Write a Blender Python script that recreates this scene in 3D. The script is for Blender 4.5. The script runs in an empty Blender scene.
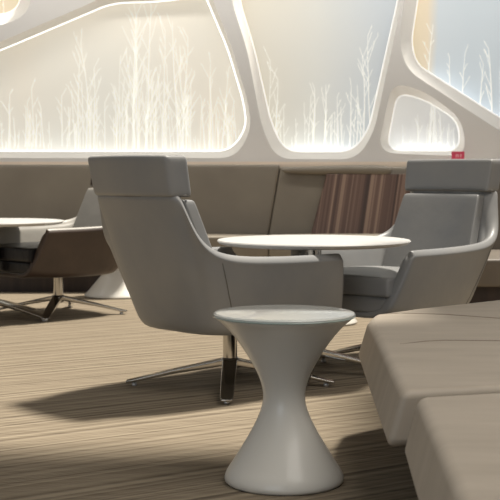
import bpy, bmesh, math, random
from mathutils import Vector, Matrix
S = bpy.context.scene
C = S.collection
PI = math.pi
F, YH, H = 1240.0, 172.0, 0.925          # focal length (px of a 500 px frame), horizon row, eye height
def at(px, py, d):                        # a photo pixel at depth d -> world point
    return Vector(((px - 250) / F * d, d, H + (YH - py) / F * d))

# ------------------------------------------------------------------ materials
def lin(c):
    return tuple(((v / 255) / 12.92 if v / 255 <= .04045 else ((v / 255 + .055) / 1.055) ** 2.4) for v in c) + (1,)
def newmat(name):
    m = bpy.data.materials.new(name); m.use_nodes = True
    nt = m.node_tree; b = nt.nodes['Principled BSDF']
    return m, nt, b
def N(nt, t, **kw):
    n = nt.nodes.new(t)
    for k, v in kw.items():
        if k in n.inputs: n.inputs[k].default_value = v
        else: setattr(n, k, v)
    return n
def coords(nt, scale=(1, 1, 1), rot=(0, 0, 0), kind='Object'):
    tc = N(nt, 'ShaderNodeTexCoord'); mp = N(nt, 'ShaderNodeMapping')
    mp.inputs['Scale'].default_value = scale; mp.inputs['Rotation'].default_value = rot
    nt.links.new(tc.outputs[kind], mp.inputs['Vector'])
    return mp.outputs['Vector']
def ramp(nt, fac, stops, interp='LINEAR'):
    r = N(nt, 'ShaderNodeValToRGB'); cr = r.color_ramp; cr.interpolation = interp
    while len(cr.elements) < len(stops): cr.elements.new(.5)
    for e, (p, c) in zip(cr.elements, stops): e.position = p; e.color = lin(c)
    nt.links.new(fac, r.inputs['Fac']); return r.outputs['Color']
def mixed(name, c1, c2, scale=8, rough=.5, metal=0, bump=.0, bscale=200, spec=.5, coat=0, detail=3, stretch=(1, 1, 1)):
    m, nt, b = newmat(name)
    v = coords(nt, stretch)
    n = N(nt, 'ShaderNodeTexNoise', Scale=scale, Detail=detail); nt.links.new(v, n.inputs['Vector'])
    nt.links.new(ramp(nt, n.outputs['Fac'], [(.3, c1), (.7, c2)]), b.inputs['Base Color'])
    b.inputs['Roughness'].default_value = rough; b.inputs['Metallic'].default_value = metal
    b.inputs['Specular IOR Level'].default_value = spec
    b.inputs['Coat Weight'].default_value = coat; b.inputs['Coat Roughness'].default_value = .05
    if bump:
        n2 = N(nt, 'ShaderNodeTexNoise', Scale=bscale, Detail=2); nt.links.new(v, n2.inputs['Vector'])
        bp = N(nt, 'ShaderNodeBump', Strength=bump, Distance=.01)
        nt.links.new(n2.outputs['Fac'], bp.inputs['Height']); nt.links.new(bp.outputs['Normal'], b.inputs['Normal'])
    return m
M = {}
M['leather'] = mixed('grey_leather', (135, 136, 137), (145, 144, 142), 5, .42, bump=.12, bscale=14, spec=.5)
M['leather_in'] = mixed('pale_leather_lining', (172, 168, 160), (182, 177, 168), 5, .42, bump=.2, bscale=12)
M['leather_brown'] = mixed('brown_leather', (62, 50, 43), (76, 62, 53), 6, .45, bump=.15, bscale=14)
M['leather_black'] = mixed('black_leather', (16, 15, 17), (24, 22, 24), 6, .35, bump=.3, bscale=18, spec=.3)
M['piping'] = mixed('dark_piping', (95, 92, 88), (105, 102, 96), 5, .6)
M['chrome'] = mixed('polished_metal', (178, 175, 170), (188, 185, 180), 3, .1, 1)
M['glide'] = mixed('clear_glide', (215, 215, 215), (230, 230, 230), 3, .15, .6)
M['white'] = mixed('white_lacquer', (222, 218, 209), (227, 223, 214), 2, .32, coat=.25)
M['top_gloss'] = mixed('white_glass_top', (232, 234, 228), (236, 238, 232), 2, .14, coat=.5)
M['top_matt'] = mixed('white_table_top', (200, 199, 196), (206, 205, 202), 2, .45)
M['rim_glass'] = mixed('glass_edge', (150, 165, 158), (165, 178, 170), 2, .1, coat=1)
M['bench'] = mixed('taupe_bench_leather', (176, 164, 148), (188, 176, 160), 3, .55, bump=.12, bscale=9, stretch=(1, 4, 1))
M['bench_seam'] = mixed('bench_seam_thread', (138, 126, 112), (146, 133, 118), 3, .7)
M['banquette'] = mixed('beige_banquette_leather', (130, 121, 108), (143, 134, 119), 2.5, .5, bump=.08, bscale=9)
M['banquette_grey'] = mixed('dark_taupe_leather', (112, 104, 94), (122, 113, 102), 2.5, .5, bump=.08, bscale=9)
M['plinth'] = mixed('dark_plinth', (38, 30, 27), (62, 48, 42), 18, .5, stretch=(1, 1, .05))
M['wall'] = mixed('white_plaster', (214, 212, 209), (219, 217, 214), .8, .55)
M['rim'] = mixed('white_reveal', (240, 237, 231), (243, 240, 234), 1, .5)
M['ledge'] = mixed('cream_ledge', (222, 208, 192), (228, 214, 198), 1, .5)
M['ceil'] = mixed('ceiling_paint', (215, 212, 206), (220, 217, 211), 1, .8)
M['tree'] = None

def striped(name, ang, scale, stops, rough=.5, jig=0.0, kind='Object', fine=None, axis='xy'):
    m, nt, b = newmat(name)
    tc = N(nt, 'ShaderNodeTexCoord'); sep = N(nt, 'ShaderNodeSeparateXYZ'); nt.links.new(tc.outputs[kind], sep.inputs[0])
    a = N(nt, 'ShaderNodeMath', operation='MULTIPLY'); a.inputs[1].default_value = math.cos(ang)
    c = N(nt, 'ShaderNodeMath', operation='MULTIPLY'); c.inputs[1].default_value = math.sin(ang)
    nt.links.new(sep.outputs['X'], a.inputs[0]); nt.links.new(sep.outputs['Y' if axis == 'xy' else 'Z'], c.inputs[0])
    s = N(nt, 'ShaderNodeMath', operation='ADD'); nt.links.new(a.outputs[0], s.inputs[0]); nt.links.new(c.outputs[0], s.inputs[1])
    n = N(nt, 'ShaderNodeTexNoise', noise_dimensions='1D', Scale=scale, Detail=2.5, Roughness=.65)
    nt.links.new(s.outputs[0], n.inputs['W'])
    fac = n.outputs['Fac']
    if jig:
        n2 = N(nt, 'ShaderNodeTexNoise', Scale=jig, Detail=3); mp = N(nt, 'ShaderNodeMapping')
        mp.inputs['Rotation'].default_value = (0, 0, -(ang - PI / 2)); mp.inputs['Scale'].default_value = (.12, 1, 1)
        nt.links.new(tc.outputs[kind], mp.inputs['Vector']); nt.links.new(mp.outputs['Vector'], n2.inputs['Vector'])
        mx = N(nt, 'ShaderNodeMath', operation='MULTIPLY_ADD'); mx.inputs[1].default_value = .45
        sb = N(nt, 'ShaderNodeMath', operation='SUBTRACT'); sb.inputs[1].default_value = .5
        nt.links.new(n2.outputs['Fac'], sb.inputs[0]); nt.links.new(sb.outputs[0], mx.inputs[0]); nt.links.new(n.outputs['Fac'], mx.inputs[2])
        fac = mx.outputs[0]
    nt.links.new(ramp(nt, fac, stops), b.inputs['Base Color'])
    b.inputs['Roughness'].default_value = rough
    if jig:
        b.inputs['Specular IOR Level'].default_value = .15
        bp = N(nt, 'ShaderNodeBump', Strength=.5, Distance=.006)
        nt.links.new(fac, bp.inputs['Height']); nt.links.new(bp.outputs['Normal'], b.inputs['Normal'])
    return m
CARPET_ANG = math.radians(33)
M['carpet'] = striped('striped_carpet', CARPET_ANG + PI / 2, 30,
                      [(.24, (98, 88, 76)), (.42, (128, 116, 99)), (.55, (142, 130, 112)), (.78, (160, 148, 128))], .95, jig=42)
M['zebra'] = striped('striped_wood_veneer', -.16, 17,
                     [(.36, (70, 52, 46)), (.46, (104, 80, 70)), (.53, (120, 94, 82)), (.62, (160, 134, 116))], .4, axis='xz')

def panel_mat(name, stops, scale, off, emit):
    m, nt, b = newmat(name)
    tc = N(nt, 'ShaderNodeTexCoord'); mp = N(nt, 'ShaderNodeMapping')
    mp.inputs['Location'].default_value = off; mp.inputs['Scale'].default_value = (1, 1, .45)
    nt.links.new(tc.outputs['Object'], mp.inputs['Vector'])
    n = N(nt, 'ShaderNodeTexNoise', Scale=scale, Detail=1.5); nt.links.new(mp.outputs['Vector'], n.inputs['Vector'])
    col = ramp(nt, n.outputs['Fac'], stops)
    nt.links.new(col, b.inputs['Base Color']); nt.links.new(col, b.inputs['Emission Color'])
    b.inputs['Emission Strength'].default_value = emit; b.inputs['Roughness'].default_value = .7
    return m
def grad_mat(name, x0, x1, stops, emit):          # colour print that changes across the panel (x)
    m, nt, b = newmat(name)
    tc = N(nt, 'ShaderNodeTexCoord'); sep = N(nt, 'ShaderNodeSeparateXYZ'); nt.links.new(tc.outputs['Object'], sep.inputs[0])
    n = N(nt, 'ShaderNodeTexNoise', Scale=1.6, Detail=2); nt.links.new(tc.outputs['Object'], n.inputs['Vector'])
    ma = N(nt, 'ShaderNodeMath', operation='MULTIPLY_ADD'); ma.inputs[1].default_value = .2 * (x1 - x0)
    nt.links.new(n.outputs['Fac'], ma.inputs[0]); nt.links.new(sep.outputs['X'], ma.inputs[2])
    mr = N(nt, 'ShaderNodeMapRange'); mr.inputs['From Min'].default_value = x0 + .1 * (x1 - x0); mr.inputs['From Max'].default_value = x1 + .1 * (x1 - x0)
    nt.links.new(ma.outputs[0], mr.inputs['Value'])
    col = ramp(nt, mr.outputs['Result'], stops)
    nt.links.new(col, b.inputs['Base Color']); nt.links.new(col, b.inputs['Emission Color'])
    b.inputs['Emission Strength'].default_value = emit; b.inputs['Roughness'].default_value = .7
    return m
def emis(name, col, st, base=None):
    m, nt, b = newmat(name)
    b.inputs['Base Color'].default_value = lin(base or col); b.inputs['Emission Color'].default_value = lin(col)
    b.inputs['Emission Strength'].default_value = st; return m
M['tree'] = emis('white_tree_print', (230, 229, 223), .44)
M['led_bright'] = emis('bright_led_strip', (255, 251, 244), 1.5)
M['led'] = emis('led_strip', (255, 252, 246), .7)

# ------------------------------------------------------------------ helpers
def link(name, me, mat=None, parent=None, smooth=True):
    o = bpy.data.objects.new(name, me); C.objects.link(o)
    if mat is not None:
        for mm in (mat if isinstance(mat, (list, tuple)) else [mat]): me.materials.append(mm)
    if smooth:
        for p in me.polygons: p.use_smooth = True
    if parent: o.parent = parent
    return o
def obj(name, bm, mat, parent=None, smooth=True):
    bmesh.ops.recalc_face_normals(bm, faces=bm.faces)
    me = bpy.data.meshes.new(name); bm.to_mesh(me); bm.free()
    return link(name, me, mat, parent, smooth)
def tag(o, label, cat, group=None):
    o['label'] = label; o['category'] = cat
    if group: o['group'] = group
    return o
def thing(name, label, cat, loc=(0, 0, 0), rz=0, group=None):
    o = bpy.data.objects.new(name, None); C.objects.link(o); o.empty_display_size = .1
    o.location = loc; o.rotation_euler = (0, 0, rz); return tag(o, label, cat, group)
def struct(o): o['kind'] = 'structure'; return o
def lathe(bm, prof, seg=64, cap=True):
    rings = []
    for r, z in prof:
        rings.append([bm.verts.new((r * math.cos(2 * PI * i / seg), r * math.sin(2 * PI * i / seg), z)) for i in range(seg)])
    for a, b in zip(rings, rings[1:]):
        for i in range(seg): bm.faces.new((a[i], a[(i + 1) % seg], b[(i + 1) % seg], b[i]))
    if cap: bm.faces.new(rings[0][::-1]); bm.faces.new(rings[-1])
    return rings
def bevel_mod(o, w, seg=4, wn=True):
    b = o.modifiers.new('b', 'BEVEL'); b.width = w; b.segments = seg; b.limit_method = 'ANGLE'; b.angle_limit = .5
    if wn: n = o.modifiers.new('n', 'WEIGHTED_NORMAL'); n.keep_sharp = False
def subs(o, l=2):
    s = o.modifiers.new('s', 'SUBSURF'); s.levels = l; s.render_levels = l
def box(bm, x0, x1, y0, y1, z0, z1, f=None):
    vs = [bm.verts.new(Vector(p)) for p in [(x0, y0, z0), (x1, y0, z0), (x1, y1, z0), (x0, y1, z0), (x0, y0, z1), (x1, y0, z1), (x1, y1, z1), (x0, y1, z1)]]
    if f:
        for v in vs: v.co = f(v.co)
    for q in ((3, 2, 1, 0), (4, 5, 6, 7), (0, 1, 5, 4), (1, 2, 6, 5), (2, 3, 7, 6), (3, 0, 4, 7)): bm.faces.new([vs[i] for i in q])
def cushion(bm, x0, x1, y0, y1, z0, z1, e=.04, f=None, puff=0.0, nx=6, ny=6):
    """rounded pad: grid box with support loops, shaped by f"""
    def axis(a, b, n):
        e2 = min(e, (b - a) * .25)
        return [a, a + e2] + [a + e2 + (b - a - 2 * e2) * i / n for i in range(1, n)] + [b - e2, b]
    X, Y, Z = axis(x0, x1, nx), axis(y0, y1, ny), axis(z0, z1, 1)
    V = {}
    def v(i, j, k):
        if (i, j, k) not in V:
            p = Vector((X[i], Y[j], Z[k]))
            if puff:
                u = (p.x - x0) / (x1 - x0) * 2 - 1; w = (p.y - y0) / (y1 - y0) * 2 - 1
                q = (p.z - z0) / (z1 - z0)
                if q > .5: p.z += puff * (1 - u * u) * (1 - w * w)
            V[i, j, k] = bm.verts.new(f(p) if f else p)
        return V[i, j, k]
    a, b, c = len(X) - 1, len(Y) - 1, len(Z) - 1
    for i in range(a):
        for j in range(b):
            bm.faces.new((v(i, j, 0), v(i, j + 1, 0), v(i + 1, j + 1, 0), v(i + 1, j, 0)))
            bm.faces.new((v(i, j, c), v(i + 1, j, c), v(i + 1, j + 1, c), v(i, j + 1, c)))
    for i in range(a):
        for k in range(c):
            bm.faces.new((v(i, 0, k), v(i + 1, 0, k), v(i + 1, 0, k + 1), v(i, 0, k + 1)))
            bm.faces.new((v(i, b, k), v(i, b, k + 1), v(i + 1, b, k + 1), v(i + 1, b, k)))
    for j in range(b):
        for k in range(c):
            bm.faces.new((v(0, j, k), v(0, j, k + 1), v(0, j + 1, k + 1), v(0, j + 1, k)))
            bm.faces.new((v(a, j, k), v(a, j + 1, k), v(a, j + 1, k + 1), v(a, j, k + 1)))
def tube(bm, pts, r, seg=8, closed=False):
    pts = [Vector(p) for p in pts]; rings = []
    n = len(pts)
    for i, p in enumerate(pts):
        a = pts[(i - 1) % n] if (i or closed) else p; b = pts[(i + 1) % n] if (i < n - 1 or closed) else p
        t = (b - a).normalized(); up = Vector((0, 0, 1)) if abs(t.z) < .9 else Vector((0, 1, 0))
        s = t.cross(up).normalized(); w = s.cross(t)
        rr = r[i] if isinstance(r, (list, tuple)) else r
        rings.append([bm.verts.new(p + rr * (math.cos(2 * PI * k / seg) * s + math.sin(2 * PI * k / seg) * w)) for k in range(seg)])
    m = n if closed else n - 1
    for i in range(m):
        A, B = rings[i], rings[(i + 1) % n]
        for k in range(seg): bm.faces.new((A[k], A[(k + 1) % seg], B[(k + 1) % seg], B[k]))
    if not closed: bm.faces.new(rings[0][::-1]); bm.faces.new(rings[-1])
def copy_tree(o, parent=None):
    c = o.copy(); C.objects.link(c)
    if parent: c.parent = parent
    for ch in o.children: copy_tree(ch, c)
    return c

# ------------------------------------------------------------------ star base (chairs and large tables)
def star_base(root, angs, L, ztop, cr):
    bm = bmesh.new(); lathe(bm, [(cr, .118), (cr, ztop)], 32)
    obj('column', bm, M['chrome'], root).modifiers.new('e', 'EDGE_SPLIT')
    bm = bmesh.new(); lathe(bm, [(.012, .07), (.036, .078), (.042, .10), (.042, .118), (.036, .124), (.01, .124)], 32)
    obj('hub', bm, M['chrome'], root)
    for a in angs:
        bm = bmesh.new()
        st = [(.02, .032, .092, .122), (L * .55, .030, .055, .072), (L - .03, .027, .018, .030), (L, .022, .015, .024)]
        rings = [[bm.verts.new((x, -w, z0)), bm.verts.new((x, w, z0)), bm.verts.new((x, w, z1)), bm.verts.new((x, -w, z1))] for x, w, z0, z1 in st]
        for p, q in zip(rings, rings[1:]):
            for k in range(4): bm.faces.new((p[k], p[(k + 1) % 4], q[(k + 1) % 4], q[k]))
        bm.faces.new(rings[0][::-1]); bm.faces.new(rings[-1])
        bmesh.ops.rotate(bm, verts=bm.verts, cent=(0, 0, 0), matrix=Matrix.Rotation(a, 3, 'Z'))
        lg = obj('leg', bm, M['chrome'], root, smooth=True); bevel_mod(lg, .003, 2)
        bm = bmesh.new(); lathe(bm, [(.010, 0), (.012, .003), (.012, .010), (.007, .018)], 16)
        bmesh.ops.translate(bm, verts=bm.verts, vec=((L - .035) * math.cos(a), (L - .035) * math.sin(a), 0))
        obj('glide', bm, M['glide'], lg)

# ------------------------------------------------------------------ lounge chair, faces local +x
STN = [  # top point, bottom edge point, centre line x
    ((.325, .372, .578), (.400, .290, .300), .37),
    ((.305, .375, .580), (.38, .292, .290), .35),
    ((.10, .380, .580), (.20, .295, .268), .20),
    ((-.10, .382, .584), (.02, .292, .262), .04),
    ((-.27, .364, .592), (-.13, .285, .262), -.08),
    ((-.365, .346, .612), (-.215, .268, .264), -.13),
    ((-.425, .328, .650), (-.270, .255, .267), -.15),
    ((-.466, .304, .715), (-.302, .238, .270), -.16),
    ((-.500, .274, .828), (-.322, .218, .272), -.17),
    ((-.522, .266, .852), (-.338, .188, .273), -.17),
    ((-.545, .215, .854), (-.350, .130, .273), -.17),
    ((-.556, .110, .854), (-.356, .06, .274), -.17),
]
def make_chair(name, label, shell_m, lining_m, seat_m, base_ang, L=.45):
    t = thing(name, label, 'chair')
    full = [(tp, bt, cx, 1) for tp, bt, cx in STN] + [((-.560, 0, .854), (-.358, 0, .275), -.17, 1)] + [(tp, bt, cx, -1) for tp, bt, cx in reversed(STN)]
    bm = bmesh.new(); cols = []; seam_pts = {}
    tops = [Vector((q[0][0], q[3] * q[0][1], 0)) for q in full]
    for i, (tp, bt, cx, s) in enumerate(full):
        tp = Vector((tp[0], s * tp[1], tp[2])); bt = Vector((bt[0], s * bt[1], bt[2]))
        ce = Vector((cx, 0, .262))
        out = Vector((bt.x - cx, bt.y, 0)); out = out.normalized() if out.length > 0 else Vector((0, 0, 0))
        tg = tops[min(i + 1, len(full) - 1)] - tops[max(i - 1, 0)]
        nrm = Vector((-tg.y, tg.x, 0)).normalized()
        if nrm.dot(tp - Vector((-.05, 0, tp.z))) < 0: nrm = -nrm
        T = .056 + .042 * min(1, max(0, (tp.z - .60) / .2))
        b0 = bt + Vector((0, 0, .02)) + out * .004
        col = [ce, ce.lerp(Vector((bt.x, bt.y, .262)), .6), Vector((bt.x, bt.y, bt.z - .012)) - out * .035]
        for k in (0, .12, .35, .62, .86):
            col.append(b0.lerp(tp, k) + out * (.008 * math.sin(PI * k)))
        up = Vector((0, 0, 1))
        col += [tp - up * .030, tp - up * .010 - nrm * .014, tp - nrm * T * .5, tp - up * .010 - nrm * (T - .012), tp - up * .032 - nrm * T]
        for k in (.86, .62, .35, .12, 0):
            col.append(b0.lerp(tp, k) - nrm * T + up * (.01 if k < .2 else 0))
        col += [Vector((bt.x, bt.y, .30)) - out * .09, ce.lerp(Vector((bt.x, bt.y, .262)), .5) + up * .03, ce + up * .03]
        cols.append([bm.verts.new(p) for p in col]); seam_pts[i] = [p - nrm * .001 for p in col[3:8]]
    n = len(cols[0]); inner = set()
    for a, b in zip(cols, cols[1:]):
        for k in range(n - 1):
            f = bm.faces.new((a[k], a[k + 1], b[k + 1], b[k]))
            if k >= 9: f.material_index = 1
    for c, fl_ in ((cols[0], 0), (cols[-1], 1)):      # close the two arm fronts
        k, j = 0, n - 1
        while j - k > 1:
            q = [c[k], c[k + 1], c[j - 1], c[j]]
            if j - 1 == k + 1: q = [c[k], c[k + 1], c[j]]
            bm.faces.new(q if fl_ else q[::-1]); k += 1; j -= 1
    bmesh.ops.remove_doubles(bm, verts=bm.verts, dist=1e-5)
    bmesh.ops.recalc_face_normals(bm, faces=bm.faces)
    me = bpy.data.meshes.new('shell'); bm.to_mesh(me); bm.free()
    o = link('shell', me, [shell_m, lining_m], t)
    subs(o, 2)
    for ci in (5, len(full) - 6):      # stitched joint between back and arm
        bm = bmesh.new(); tube(bm, seam_pts[ci], .0016, 6); obj('stitching', bm, M['piping'], t)
    # seat frame and cushion
    bm = bmesh.new()
    cushion(bm, -.20, .385, -.262, .262, .268, .368, .03, lambda p: Vector((p.x, p.y * (1 if p.x > 0 else .86), p.z + (.02 if p.x > .3 and p.z < .3 else 0))))
    o = obj('seat_frame', bm, seat_m, t); subs(o, 2)
    bm = bmesh.new()
    cushion(bm, -.27, .40, -.285, .285, .366, .455, .03, lambda p: Vector((p.x, p.y * (1 if p.x > 0 else .88), p.z - .03 * max(0, -p.x / .27))), puff=.02)
    o = obj('seat_cushion', bm, seat_m, t); subs(o, 2)
    # inner back pad
    def fb(p):   # p: x thickness, y lateral, z along back
        k = (p.z - .42) / .42
        return Vector((-.300 - .175 * k + (p.x) + .04 * (p.y / .28) ** 2, p.y * (.95 - .13 * max(k, 0)), p.z))
    bm = bmesh.new(); cushion(bm, -.03, .035, -.275, .275, .40, .815, .03, fb)
    o = obj('back_pad', bm, lining_m, t); subs(o, 2)
    # headrest
    def fh(p):
        k = (p.z - .82) / .17
        return Vector((p.x - .035 * k + .035 * (p.y / .26) ** 2, p.y * (1 + .03 * k), p.z - .03 * abs(p.y) ** 2))
    bm = bmesh.new(); cushion(bm, -.570, -.458, -.256, .256, .828, .992, .03, fh)
    o = obj('headrest', bm, shell_m if lining_m is not M['leather_in'] else shell_m, t); subs(o, 2)
    o['label'] = 'padded headrest'
    # piping round the headrest joint
    pts = []
    ring = [(-.552, -.18), (-.556, 0), (-.552, .18), (-.545, .235), (-.53, .252), (-.50, .256), (-.475, .25), (-.455, .225), (-.452, 0), (-.455, -.225), (-.475, -.25), (-.50, -.256), (-.53, -.252), (-.545, -.235)]
    for x, y in ring: pts.append((x + .035 * (y / .26) ** 2, y * .99, .832))
    bm = bmesh.new(); tube(bm, pts, .006, 6, True); obj('headrest_seam', bm, M['piping'], t)
    star_base(t, [math.radians(base_ang + 90 * k) for k in range(4)], L, .275, .031)
    return t
def place(o, x, y, rz, base_deg=None):
    o.location = (x, y, 0); o.rotation_euler = (0, 0, math.radians(rz)); return o

ch = make_chair('lounge_chair', 'grey leather wing chair with its back to the camera, behind the small hourglass table',
                M['leather'], M['leather'], M['leather'], -44)
place(ch, -.086, 5.36, 43); ch['group'] = 'lounge chairs around the round tables'
ch2 = copy_tree(ch)
ch2['label'] = 'pale grey leather wing chair facing left with open seat, right of the large round table'
place(ch2, .685, 5.97, 180 + 46)
ch3 = make_chair('lounge_chair', 'dark brown and black leather wing chair with pale grey back beside the left table',
                 M['leather_brown'], M['leather_in'], M['leather_black'], 45)
place(ch3, -1.25, 8.08, 180 + 43); ch3['group'] = 'lounge chairs around the round tables'

# ------------------------------------------------------------------ round tables on star bases
def round_table(label, x, y, rz, r=.44, zt=.618):
    t = thing('round_table', label, 'table', (x, y, 0), 0, 'large round white tables')
    bm = bmesh.new(); th = .024
    lathe(bm, [(r * .90, zt - th), (r - .012, zt - th * .75), (r - .002, zt - th * .35), (r, zt - .006), (r - .004, zt - .001), (r - .012, zt)], 96)
    o = obj('tabletop', bm, M['top_matt'], t); e = o.modifiers.new('e', 'EDGE_SPLIT'); e.split_angle = .6
    bm = bmesh.new(); lathe(bm, [(.04, zt - .045), (.13, zt - .03), (.13, zt - th + .001)], 32); obj('mounting_plate', bm, M['chrome'], t).modifiers.new('e', 'EDGE_SPLIT')
    star_base(t, [math.radians(rz + 90 * k) for k in range(4)], .42, zt - .04, .036)
    return t
round_table('large round white table between the two grey wing chairs', .29, 5.65, -100)
round_table('large round white table at the left edge in front of the dark chair', -1.62, 7.84, -26)

# ------------------------------------------------------------------ hourglass tables
def hourglass(label, x, y, prof, rt, zt, name='side_table'):
    t = thing(name, label, 'table', (x, y, 0), 0)
    bm = bmesh.new(); lathe(bm, prof, 96); obj('pedestal', bm, M['white'], t)
    bm = bmesh.new(); lathe(bm, [(rt - .012, zt - .010), (rt - .002, zt - .008), (rt, zt - .004), (rt - .002, zt - .001), (rt - .007, zt)], 96)
    e = obj('table_top', bm, [M['top_gloss']], t).modifiers.new('e', 'EDGE_SPLIT'); e.split_angle = .9
    bm = bmesh.new(); lathe(bm, [(rt - .004, zt - .0125), (rt + .0015, zt - .0115), (rt + .0015, zt - .0085), (rt - .004, zt - .0075)], 96)
    obj('glass_rim', bm, M['rim_glass'], t)
    return t
def smoothprof(P, n=6):
    out = []
    for i in range(len(P) - 1):
        p0 = P[max(i - 1, 0)]; p1 = P[i]; p2 = P[i + 1]; p3 = P[min(i + 2, len(P) - 1)]
        for k in range(n):
            t = k / n
            out.append(tuple(.5 * ((2 * b) + (c - a) * t + (2 * a - 5 * b + 4 * c - d) * t * t + (-a + 3 * b - 3 * c + d) * t ** 3) for a, b, c, d in zip(p0, p1, p2, p3)))
    out.append(P[-1]); return out
PT = [(.170, 0), (.177, .006), (.178, .016), (.171, .034), (.150, .066), (.126, .104), (.103, .142), (.083, .180), (.069, .215), (.063, .248), (.066, .280), (.078, .315), (.097, .352), (.122, .392), (.150, .430), (.180, .463), (.203, .482), (.207, .4885), (.200, .4905)]
sp = [PT[0]] + smoothprof(PT[1:-1], 4) + [PT[-1]]
hourglass('small glossy white hourglass side table in the foreground', .102, 3.71, sp, .2125, .5)
for _c in bpy.data.objects['side_table'].children: _c.scale.z = 1.012
PW = [(.235, 0), (.245, .004), (.246, .014), (.205, .06), (.16, .115), (.105, .18), (.072, .24), (.064, .30), (.075, .36), (.10, .41), (.14, .455), (.178, .482), (.184, .4885), (.178, .4905)]
pw = [PW[0]] + smoothprof(PW[1:-1], 4) + [PW[-1]]
hourglass('white pedestal table whose flared foot shows behind the dark chair', -.985, 9.25, pw, .19, .5, 'pedestal_table')
hourglass('white pedestal table whose foot peeks out behind the foreground side table rim', .41, 7.62, pw, .19, .5, 'pedestal_table')

# ------------------------------------------------------------------ foreground bench modules
def bench(label, poly, seams):
    """poly: (x, y, flare_dx, flare_dy) counter-clockwise"""
    t = thing('upholstered_bench', label, 'bench', (poly[0][0], poly[0][1], 0), 0, 'taupe bench modules')
    o0 = Vector((poly[0][0], poly[0][1], 0))
    bm = bmesh.new()
    lo = [bm.verts.new(Vector((x + fx, y + fy, .285)) - o0) for x, y, fx, fy in poly]
    hi = [bm.verts.new(Vector((x, y, .42)) - o0) for x, y, fx, fy in poly]
    n = len(poly)
    bm.faces.new(lo[::-1]); bm.faces.new(hi)
    for i in range(n): bm.faces.new((lo[i], lo[(i + 1) % n], hi[(i + 1) % n], hi[i]))
    o = obj('seat_pad', bm, M['bench'], t); bevel_mod(o, .022, 5)
    cx = sum(p[0] for p in poly) / n; cy = sum(p[1] for p in poly) / n
    bm = bmesh.new()
    lo = [bm.verts.new(Vector((x + (cx - x) * .3, y + (cy - y) * .3, 0)) - o0) for x, y, _, _ in poly]
    hi = [bm.verts.new(Vector((x + (cx - x) * .3, y + (cy - y) * .3, .286)) - o0) for x, y, _, _ in poly]
    bm.faces.new(lo[::-1]); bm.faces.new(hi)
    for i in range(n): bm.faces.new((lo[i], lo[(i + 1) % n], hi[(i + 1) % n], hi[i]))
    obj('plinth', bm, M['plinth'], t, smooth=False)
    for pts in seams:
        bm = bmesh.new(); tube(bm, [Vector((x, y, .4195)) - o0 for x, y in pts], [.0012] + [.0032] * (len(pts) - 1), 6); obj('seam', bm, M['bench_seam'], t)
    return t
def fl(px, py, z=.42): d = (H - z) * F / (py - YH); return ((px - 250) / F * d, d)
s1 = [fl(*p) for p in ((378, 314.5), (400, 313.2), (444, 314.5), (500, 318.5), (560, 324))]
s2 = [fl(*p) for p in ((400, 344), (425, 341.5), (444, 340.5), (500, 341), (560, 345))]
bench('taupe leather bench module farther from the camera, right of the hourglass table',
      [(.352, 2.865, -.038, 0), (1.5, 3.20, 0, 0), (1.5, 5.15, 0, 0), (1.0, 4.93, 0, .01), (.62, 4.60, 0, .01), (.44, 4.40, -.03, .01), (.405, 4.23, -.040, 0)], [s1, s2])
bench('taupe leather bench module nearest the camera in the lower right corner',
      [(.30, 1.45, -.04, 0), (1.5, 1.45, 0, 0), (1.5, 3.13, 0, 0), (.378, 2.795, -.035, 0), ],
      [])

# ------------------------------------------------------------------ banquettes along the back wall
def banquette(label, x0, x1, yb, top, m, seatd=.62, lean=.10, tilt0=0, tilt1=0, back=True):
    """yb = wall side; front at yb - seatd"""
    cx = (x0 + x1) / 2
    t = thing('banquette', label, 'banquette', (cx, yb, 0))
    a, b = x0 - cx, x1 - cx
    bm = bmesh.new(); box(bm, a + .02, b - .02, -seatd + .06, -.02, 0, .27); obj('plinth', bm, M['plinth'], t, smooth=False)
    bm = bmesh.new(); cushion(bm, a, b, -seatd, -.14, .27, .43, .03, puff=.01, nx=8); o = obj('seat', bm, m, t); subs(o, 2)
    def f(p):
        k = (p.z - .40) / (top - .40)
        dx = tilt0 * k * (1 - (p.x - a) / (b - a)) + tilt1 * k * (p.x - a) / (b - a)
        return Vector((p.x + dx, p.y + lean * (k - .5) - .025 * math.sin(PI * min(max(k, 0), 1)), p.z))
    bm = bmesh.new(); cushion(bm, a, b, -.20, -.04, .40, top, .035, f, nx=8)
    # add rows along height for curvature
    ed = [e for e in bm.edges if abs(e.verts[0].co.z - e.verts[1].co.z) > (top - .4) * .3]
    bmesh.ops.subdivide_edges(bm, edges=ed, cuts=4, use_grid_fill=True)
    o = obj('backrest', bm, m, t); subs(o, 2)
    return t
def bx(px, d=10.0): return (px - 250) / F * d
banquette('long beige leather banquette under the large tree window', bx(-110), bx(267.6), 10.12, .985, M['banquette'], tilt0=0, tilt1=.10)
b2 = banquette('beige leather banquette with a striped wood panel under the middle windows', bx(267.8), bx(436), 10.12, .965, M['banquette'], tilt0=.10, tilt1=0)
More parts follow.
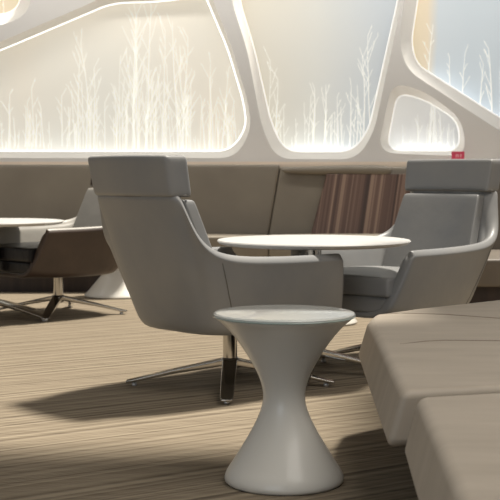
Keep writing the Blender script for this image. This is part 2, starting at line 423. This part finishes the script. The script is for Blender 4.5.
# striped wood panel let into its backrest and the rolled cap above
o0 = b2.location.copy()
bm = bmesh.new()
P = [(311, 236), (430, 236), (430, 174), (327, 174)]
d = 9.80
fr = [bm.verts.new(at(px, py, d + (.10 if py < 200 else 0)) - o0) for px, py in P]
bk = [bm.verts.new(v.co + Vector((0, .08, 0))) for v in fr]
bm.faces.new(fr); bm.faces.new(bk[::-1])
for i in range(4): bm.faces.new((fr[i], bk[i], bk[(i + 1) % 4], fr[(i + 1) % 4]))
o = obj('wood_panel', bm, M['zebra'], b2, smooth=False); bevel_mod(o, .004, 2, False)
o['label'] = 'vertically striped brown wood panel'
bm = bmesh.new()
pp = [at(px, py, 9.93) - o0 for px, py in ((281, 170.6), (300, 170.5), (330, 170.3), (360, 170.3), (380, 170.6), (388, 171), (391.5, 171.2))]
tube(bm, pp, [.018, .03, .036, .04, .044, .04, .02], 16)
o = obj('rolled_cap', bm, M['banquette'], b2); subs(o, 1)
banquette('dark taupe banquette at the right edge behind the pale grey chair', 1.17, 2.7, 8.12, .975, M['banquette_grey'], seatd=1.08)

# ------------------------------------------------------------------ room
def plane(name, x0, x1, y0, y1, z, th, m):
    bm = bmesh.new(); box(bm, x0, x1, y0, y1, z, z + th); return struct(obj(name, bm, m, smooth=False))
plane('floor', -6, 6, -1.5, 11.0, -.1, .1, M['carpet'])
DW = 10.35
def rounded(poly, n=6):
    """poly (x, y, r)"""
    out = []
    L = len(poly)
    for i, (x, y, r) in enumerate(poly):
        p = Vector((x, y)); a = Vector(poly[i - 1][:2]); b = Vector(poly[(i + 1) % L][:2])
        if r <= 0: out += [p] * (n + 1); continue
        u = (a - p); v = (b - p); k = min(r, u.length * .48, v.length * .48)
        A = p + u.normalized() * k; B = p + v.normalized() * k
        for j in range(n + 1):
            t = j / n; out.append(A * (1 - t) ** 2 + p * 2 * t * (1 - t) + B * t * t)
    return out
# outer (wall face) / inner (light edge) outlines in photo pixels, same vertex order
WIN = {
 1: ([(-150, 158, 5), (236, 158, 28), (252, 128, 26), (247, 98, 10), (232, 48, 10), (209, -10, 8), (165, -9, 20), (110, -6, 20), (82, 7, 25), (0, 42, 25), (-150, 100, 5)],
     [(-146, 151.5, 5), (231, 151.5, 26), (248, 126, 24), (243, 98, 10), (228, 48, 10), (205, -6, 8), (165, 1, 20), (112, 2.5, 20), (84, 14.5, 25), (0, 50, 25), (-146, 108, 5)]),
 2: ([(230, -60, 5), (231, 0, 15), (247, 48, 20), (262, 128, 30), (276, 159, 24), (357, 159, 20), (374, 132, 14), (402, 0, 14), (412, -60, 5)],
     [(238, -56, 5), (239, 0, 15), (254, 48, 20), (271, 124, 30), (285, 152, 22), (352, 152, 18), (369, 130, 14), (398, 0, 14), (408, -56, 5)]),
 3: ([(377, 153, 20), (392, 82, 26), (425, 91, 20), (463, 120, 20), (466, 156, 16)],
     [(386, 151, 16), (397, 92, 22), (424, 99, 20), (459, 121, 16), (460, 151, 14)]),
 4: ([(412, -60, 5), (399, 42, 20), (407, 70, 24), (500, 131, 20), (600, 190, 5), (600, -60, 5)],
     [(426, -56, 5), (411, 42, 20), (416, 64, 20), (500, 118, 20), (596, 172, 5), (596, -56, 5)]),
 5: ([(-150, 24, 5), (0, 26, 10), (26, 16, 14), (34, -12, 10), (36, -60, 5), (-150, -60, 5)],
     [(-146, 14, 5), (-2, 16, 10), (17, 10, 12), (24, -12, 10), (27, -56, 5), (-146, -56, 5)]),
}
# wall with holes, as a filled 2D curve turned into a mesh
cu = bpy.data.curves.new('wall_back', 'CURVE'); cu.dimensions = '2D'; cu.fill_mode = 'BOTH'; cu.extrude = .03
def spl(pts):
    s = cu.splines.new('POLY'); s.points.add(len(pts) - 1); s.use_cyclic_u = True
    for q, p in zip(s.points, pts): q.co = (p[0], p[1], 0, 1)
spl([(-6, 0), (6, 0), (6, 3.4), (-6, 3.4)])
for k, (out, inn) in WIN.items():
    spl([(at(p.x, p.y, DW).x, at(p.x, p.y, DW).z) for p in rounded(out)])
tmp = bpy.data.objects.new('tmp', cu); C.objects.link(tmp)
dg = bpy.context.evaluated_depsgraph_get()
me = bpy.data.meshes.new_from_object(tmp.evaluated_get(dg)); bpy.data.objects.remove(tmp)
me.transform(Matrix.Translation((0, DW + .03, 0)) @ Matrix.Rotation(PI / 2, 4, 'X'))
me.materials.clear(); struct(link('wall_back', me, M['wall'], smooth=False))

def inside(p, poly):
    c = False; j = len(poly) - 1
    for i in range(len(poly)):
        a, b = poly[i], poly[j]
        if (a.y > p[1]) != (b.y > p[1]) and p[0] < (b.x - a.x) * (p[1] - a.y) / (b.y - a.y) + a.x: c = not c
        j = i
    return c
PM = {1: panel_mat('beige_print_panel', [(.3, (214, 207, 193)), (.7, (209, 207, 198))], 1.2, (0, 0, 0), .46),
      2: grad_mat('beige_to_blue_print_panel', bx(235), bx(400), [(0, (214, 204, 184)), (.10, (208, 203, 190)), (.5, (202, 202, 196)), (1, (184, 191, 197))], .38),
      3: grad_mat('grey_print_panel', bx(380), bx(470), [(0, (222, 221, 217)), (1, (212, 212, 210))], .38),
      4: grad_mat('tan_to_blue_print_panel', bx(410), bx(480), [(0, (220, 206, 176)), (.40, (214, 201, 178)), (.56, (190, 198, 203)), (1, (186, 195, 201))], .38),
      5: panel_mat('tan_print_panel', [(.3, (216, 200, 170)), (.7, (210, 198, 174))], 1.2, (2, 0, 0), .45)}
DP = 10.62
random.seed(5)
def ribbon(bm, a, b, w0, w1):
    a = Vector(a); b = Vector(b); t = (b - a).normalized(); s = Vector((t.z, 0, -t.x))
    ys = (-.004, .0)
    vs = []
    for p, w in ((a, w0), (b, w1)):
        for sg in (-1, 1):
            for yy in ys: vs.append(bm.verts.new(p + s * sg * w / 2 + Vector((0, yy, 0))))
    q = vs
    for f in ((0, 2, 6, 4), (1, 5, 7, 3), (0, 4, 5, 1), (2, 3, 7, 6)): bm.faces.new([q[i] for i in f])
def tree(bm, px, py, hpx, w, poly, depth=0, ang=0.0):
    """trunk in pixel units on the print"""
    n = max(3, int(hpx / 9)); x, y = px, py; a = ang
    for i in range(n):
        l = hpx / n; a += random.uniform(-.05, .05) - (a - ang * .4) * .08
        x2, y2 = x + math.sin(a) * l, y - math.cos(a) * l
        if inside((x, y), poly) and inside((x2, y2), poly):
            k = i / n; W = w * (1 - .8 * k)
            ribbon(bm, at(x, y, DP - .003), at(x2, y2, DP - .003), max(W, .5) / F * DP, max(w * (1 - .8 * (i + 1) / n), .4) / F * DP)
        x, y = x2, y2
        if depth < 2 and i > 0 and random.random() < (.75 if depth == 0 else .4):
            tree(bm, x, y, hpx * random.uniform(.12, .3) * (1 - .4 * i / n), w * .5 * (1 - .6 * i / n), poly, depth + 1, a + random.choice((-1, 1)) * random.uniform(.25, .6))
def bigger(pts, e):
    c = Vector((sum(p.x for p in pts), sum(p.y for p in pts))) / len(pts); out = []
    L = len(pts)
    for p in pts: out.append(p + (p - c).normalized() * e)
    return out
TREES = {
 1: [(8, 60, 1.3), (14, 25, 1), (25, 50, 1.4), (33, 70, 1), (40, 40, 1), (62, 60, 1), (78, 90, 1.4), (86, 120, 1.6), (94, 85, 1.2), (105, 60, 1), (120, 110, .9), (134, 150, 2.6), (138, 150, 1.8), (146, 145, 2.2), (156, 80, 1), (163, 120, 1.4), (178, 145, 2.0), (183, 130, 1.3), (190, 70, 1), (205, 60, 1.5), (213, 95, 1.4), (222, 80, 1.5), (228, 55, 1.2), (236, 60, 1.2), (-20, 60, 1.4), (2, 34, 1)],
 2: [(275, 70, 1.6), (281, 40, 1), (296, 40, 1), (308, 60, 1.3), (313, 75, 2.2), (324, 70, 2.2), (331, 40, 1.2), (338, 60, 1.8), (349, 75, 1.8), (356, 55, 1.6), (364, 90, 1.6), (371, 110, 1.4), (268, 90, 1.2), (260, 60, 1)],
 3: [(402, 30, 1.2), (418, 40, 1.4), (429, 50, 2.2), (435, 55, 2.4), (442, 46, 2.0), (449, 30, 1.4), (455, 25, 1.2), (410, 20, 1)],
 4: [(428, 60, 1.2), (450, 40, 1.2), (462, 55, 1.2), (480, 60, 1.6), (492, 80, 1.8), (500, 60, 1.5), (515, 70, 1.6), (535, 70, 1.6)],
 5: [(-20, 30, 1), (4, 20, .8)]}
BOT = {1: 156, 2: 156, 3: 156, 4: None, 5: 20}
for k, (out, inn) in WIN.items():
    A = rounded(out); B = rounded(inn)
    bm = bmesh.new()
    e = 1.5
    va = [bm.verts.new(at(p.x, p.y, DW)) for p in A]
    vm = [bm.verts.new(at(p.x, p.y, DW + .012).lerp(at(q.x, q.y, DW + .10), .12)) for p, q in zip(A, B)]
    vb = [bm.verts.new(at(p.x, p.y, DW + .10)) for p in B]
    vc = [bm.verts.new(at(p.x, p.y, DW + .115) ) for p in B]
    vd = [bm.verts.new(at(p.x, p.y, DW + .115)) for p in A]
    n = len(va)
    for X, Y in ((va, vm), (vm, vb), (vb, vc), (vc, vd), (vd, va)):
        for i in range(n): 
            try: bm.faces.new((X[i], X[(i + 1) % n], Y[(i + 1) % n], Y[i]))
            except ValueError: pass
    bmesh.ops.remove_doubles(bm, verts=bm.verts, dist=1e-5)
    w = struct(obj('window_%d' % k, bm, M['rim'])); es = w.modifiers.new('e', 'EDGE_SPLIT'); es.split_angle = .5
    # printed panel behind, its trees, the light strip round its edge
    G = bigger(B, 9)
    bm = bmesh.new(); fr = []
    for p in G:
        q = at(p.x, p.y, DP)
        if not fr or (fr[-1].co - q).length > 1e-4: fr.append(bm.verts.new(q))
    if (fr[0].co - fr[-1].co).length < 1e-4: bm.verts.remove(fr.pop())
    f0 = bm.faces.new(fr); ex = bmesh.ops.extrude_face_region(bm, geom=[f0])
    bmesh.ops.translate(bm, verts=[v for v in ex['geom'] if isinstance(v, bmesh.types.BMVert)], vec=(0, .02, 0))
    obj('printed_panel', bm, PM[k], w, smooth=False)
    bm = bmesh.new()
    for (tx, th, tw) in TREES[k]:
        by = BOT[k] or (72 + max(0, tx - 431) * .667 + 14)
        tree(bm, tx, by, th * random.uniform(.9, 1.1), tw * .9, G)
        if k < 4:
            for _ in range(4 if k == 1 else 2): tree(bm, tx + random.uniform(-12, 12), by, th * random.uniform(.2, .9), .6, G, 1)
    obj('tree_print', bm, M['tree'], w, smooth=False)
    pts = []
    for p in B:
        q = at(p.x, p.y, DW + .112)
        if not pts or (pts[-1] - q).length > .004: pts.append(q)
    if (pts[0] - pts[-1]).length < .004: pts.pop()
    bm = bmesh.new(); tube(bm, pts, .010 if k == 1 else .006, 6, True); obj('light_strip', bm, M['led_bright' if k == 1 else 'led'], w)

def area(name, loc, rot, sx, sy, e, col=(1, 1, 1)):
    l = bpy.data.lights.new(name, 'AREA'); l.shape = 'RECTANGLE'; l.size = sx; l.size_y = sy; l.energy = e; l.color = col
    o = bpy.data.objects.new(name, l); o.location = loc; o.rotation_euler = rot; C.objects.link(o); return o
# LED battens in the niches below each opening, shining up the prints
WW = (.93, .97, 1)
for nm, x0, x1, py, e in (('a', -40, 232, 160, 1.7), ('b', 283, 354, 160, 1.1), ('c', 395, 458, 159, .8)):
    p0 = at(x0, py, DP - .07); p1 = at(x1, py, DP - .07)
    area('niche_light', ((p0.x + p1.x) / 2, DP - .07, p0.z), (PI - math.radians(20), 0, 0), p1.x - p0.x, .03, e, WW)
# slanted one under window 4
p0 = at(428, 80, DP - .07); p1 = at(520, 141, DP - .07)
o = area('niche_light', (p0 + p1) / 2, (PI - math.radians(20), 0, 0), (p1 - p0).length, .03, .55, WW)
o.rotation_euler = (Matrix.Rotation(-math.atan2(p1.z - p0.z, p1.x - p0.x) * -1, 3, 'Y').inverted() @ Matrix.Rotation(PI - math.radians(20), 3, 'X')).to_euler()

# back of the light niche, ledge over the banquette, unseen ceiling, edges cut to keep sun off bench and near floor
bm = bmesh.new(); box(bm, -6, 6, 10.72, 10.8, 0, 3.4); struct(obj('wall_niche_back', bm, M['wall'], smooth=False))
bm = bmesh.new(); box(bm, -6, 6, 10.14, 10.35, .955, .985); box(bm, -6, 6, 10.30, 10.35, .985, 1.01); struct(obj('trim_1', bm, M['ledge'], smooth=False))
bm = bmesh.new(); box(bm, -6, 1.45, -1.5, 4.86, 3.4, 3.5); box(bm, 1.45, 6, -1.5, 6.05, 3.4, 3.5); struct(obj('ceiling', bm, M['ceil'], smooth=False))

# red card on the ledge
t = thing('sign_card', 'small red card sign standing above the banquette behind the pale chair headrest', 'sign', at(458, 161, 10.22))
bm = bmesh.new(); box(bm, -.052, .052, -.004, .004, 0, .078); o = obj('card', bm, mixed('red_card', (208, 66, 96), (216, 74, 104), 3, .5), t, smooth=False)
bm = bmesh.new()
for x0, x1, z0, z1 in ((-.02, -.012, .03, .055), (-.012, .004, .047, .055), (-.004, .004, .03, .047), (.014, .03, .047, .055), (.018, .026, .03, .047)): box(bm, x0, x1, -.006, -.004, z0, z1)
obj('marking', bm, mixed('pale_marking', (232, 170, 180), (236, 178, 186), 3, .5), t, smooth=False)

# ------------------------------------------------------------------ light
sun = bpy.data.lights.new('sun', 'SUN'); sun.energy = 6; sun.angle = math.radians(6.5); sun.color = (1, .94, .84)
so = bpy.data.objects.new('sun', sun); C.objects.link(so)
so.rotation_euler = Vector((.30, .22, 1)).to_track_quat('Z', 'Y').to_euler()
area('window_light', (-1.9, -1.4, 1.9), (math.radians(88), 0, math.radians(-16)), 3, 2.2, 36, (.78, .89, 1))  # cool fill added behind the camera for the chair back and pedestal
area('ceiling_light', (1.7, 2.2, 3.36), (0, 0, 0), 2.6, 2.6, 66, (1, .95, .88))  # soft overhead fill added to brighten the bench tops
area('wall_washer', (0, 9.3, 3.1), (math.radians(52), 0, 0), 6.5, .2, 46, (1, .96, .9))  # added fill that lifts the back wall, no fitting there
w = bpy.data.worlds.new('world'); S.world = w; w.use_nodes = True
bg = w.node_tree.nodes['Background']; bg.inputs['Color'].default_value = (.95, .93, .9, 1); bg.inputs['Strength'].default_value = .22

cam = bpy.data.cameras.new('camera'); co = bpy.data.objects.new('camera', cam); C.objects.link(co)
cam.sensor_width = 36; cam.sensor_fit = 'HORIZONTAL'; cam.lens = 36 * F / 500
co.location = (0, 0, H); co.rotation_euler = (PI / 2, 0, 0)
cam.shift_y = -(250 - YH) / 500
cam.dof.use_dof = True; cam.dof.focus_distance = 4.3; cam.dof.aperture_fstop = 10
cam.clip_start = .05; cam.clip_end = 100
S.camera = co
S.view_settings.view_transform = 'Standard'; S.view_settings.look = 'None'; S.view_settings.gamma = 1; S.view_settings.exposure = 0
S.view_settings.use_curve_mapping = False
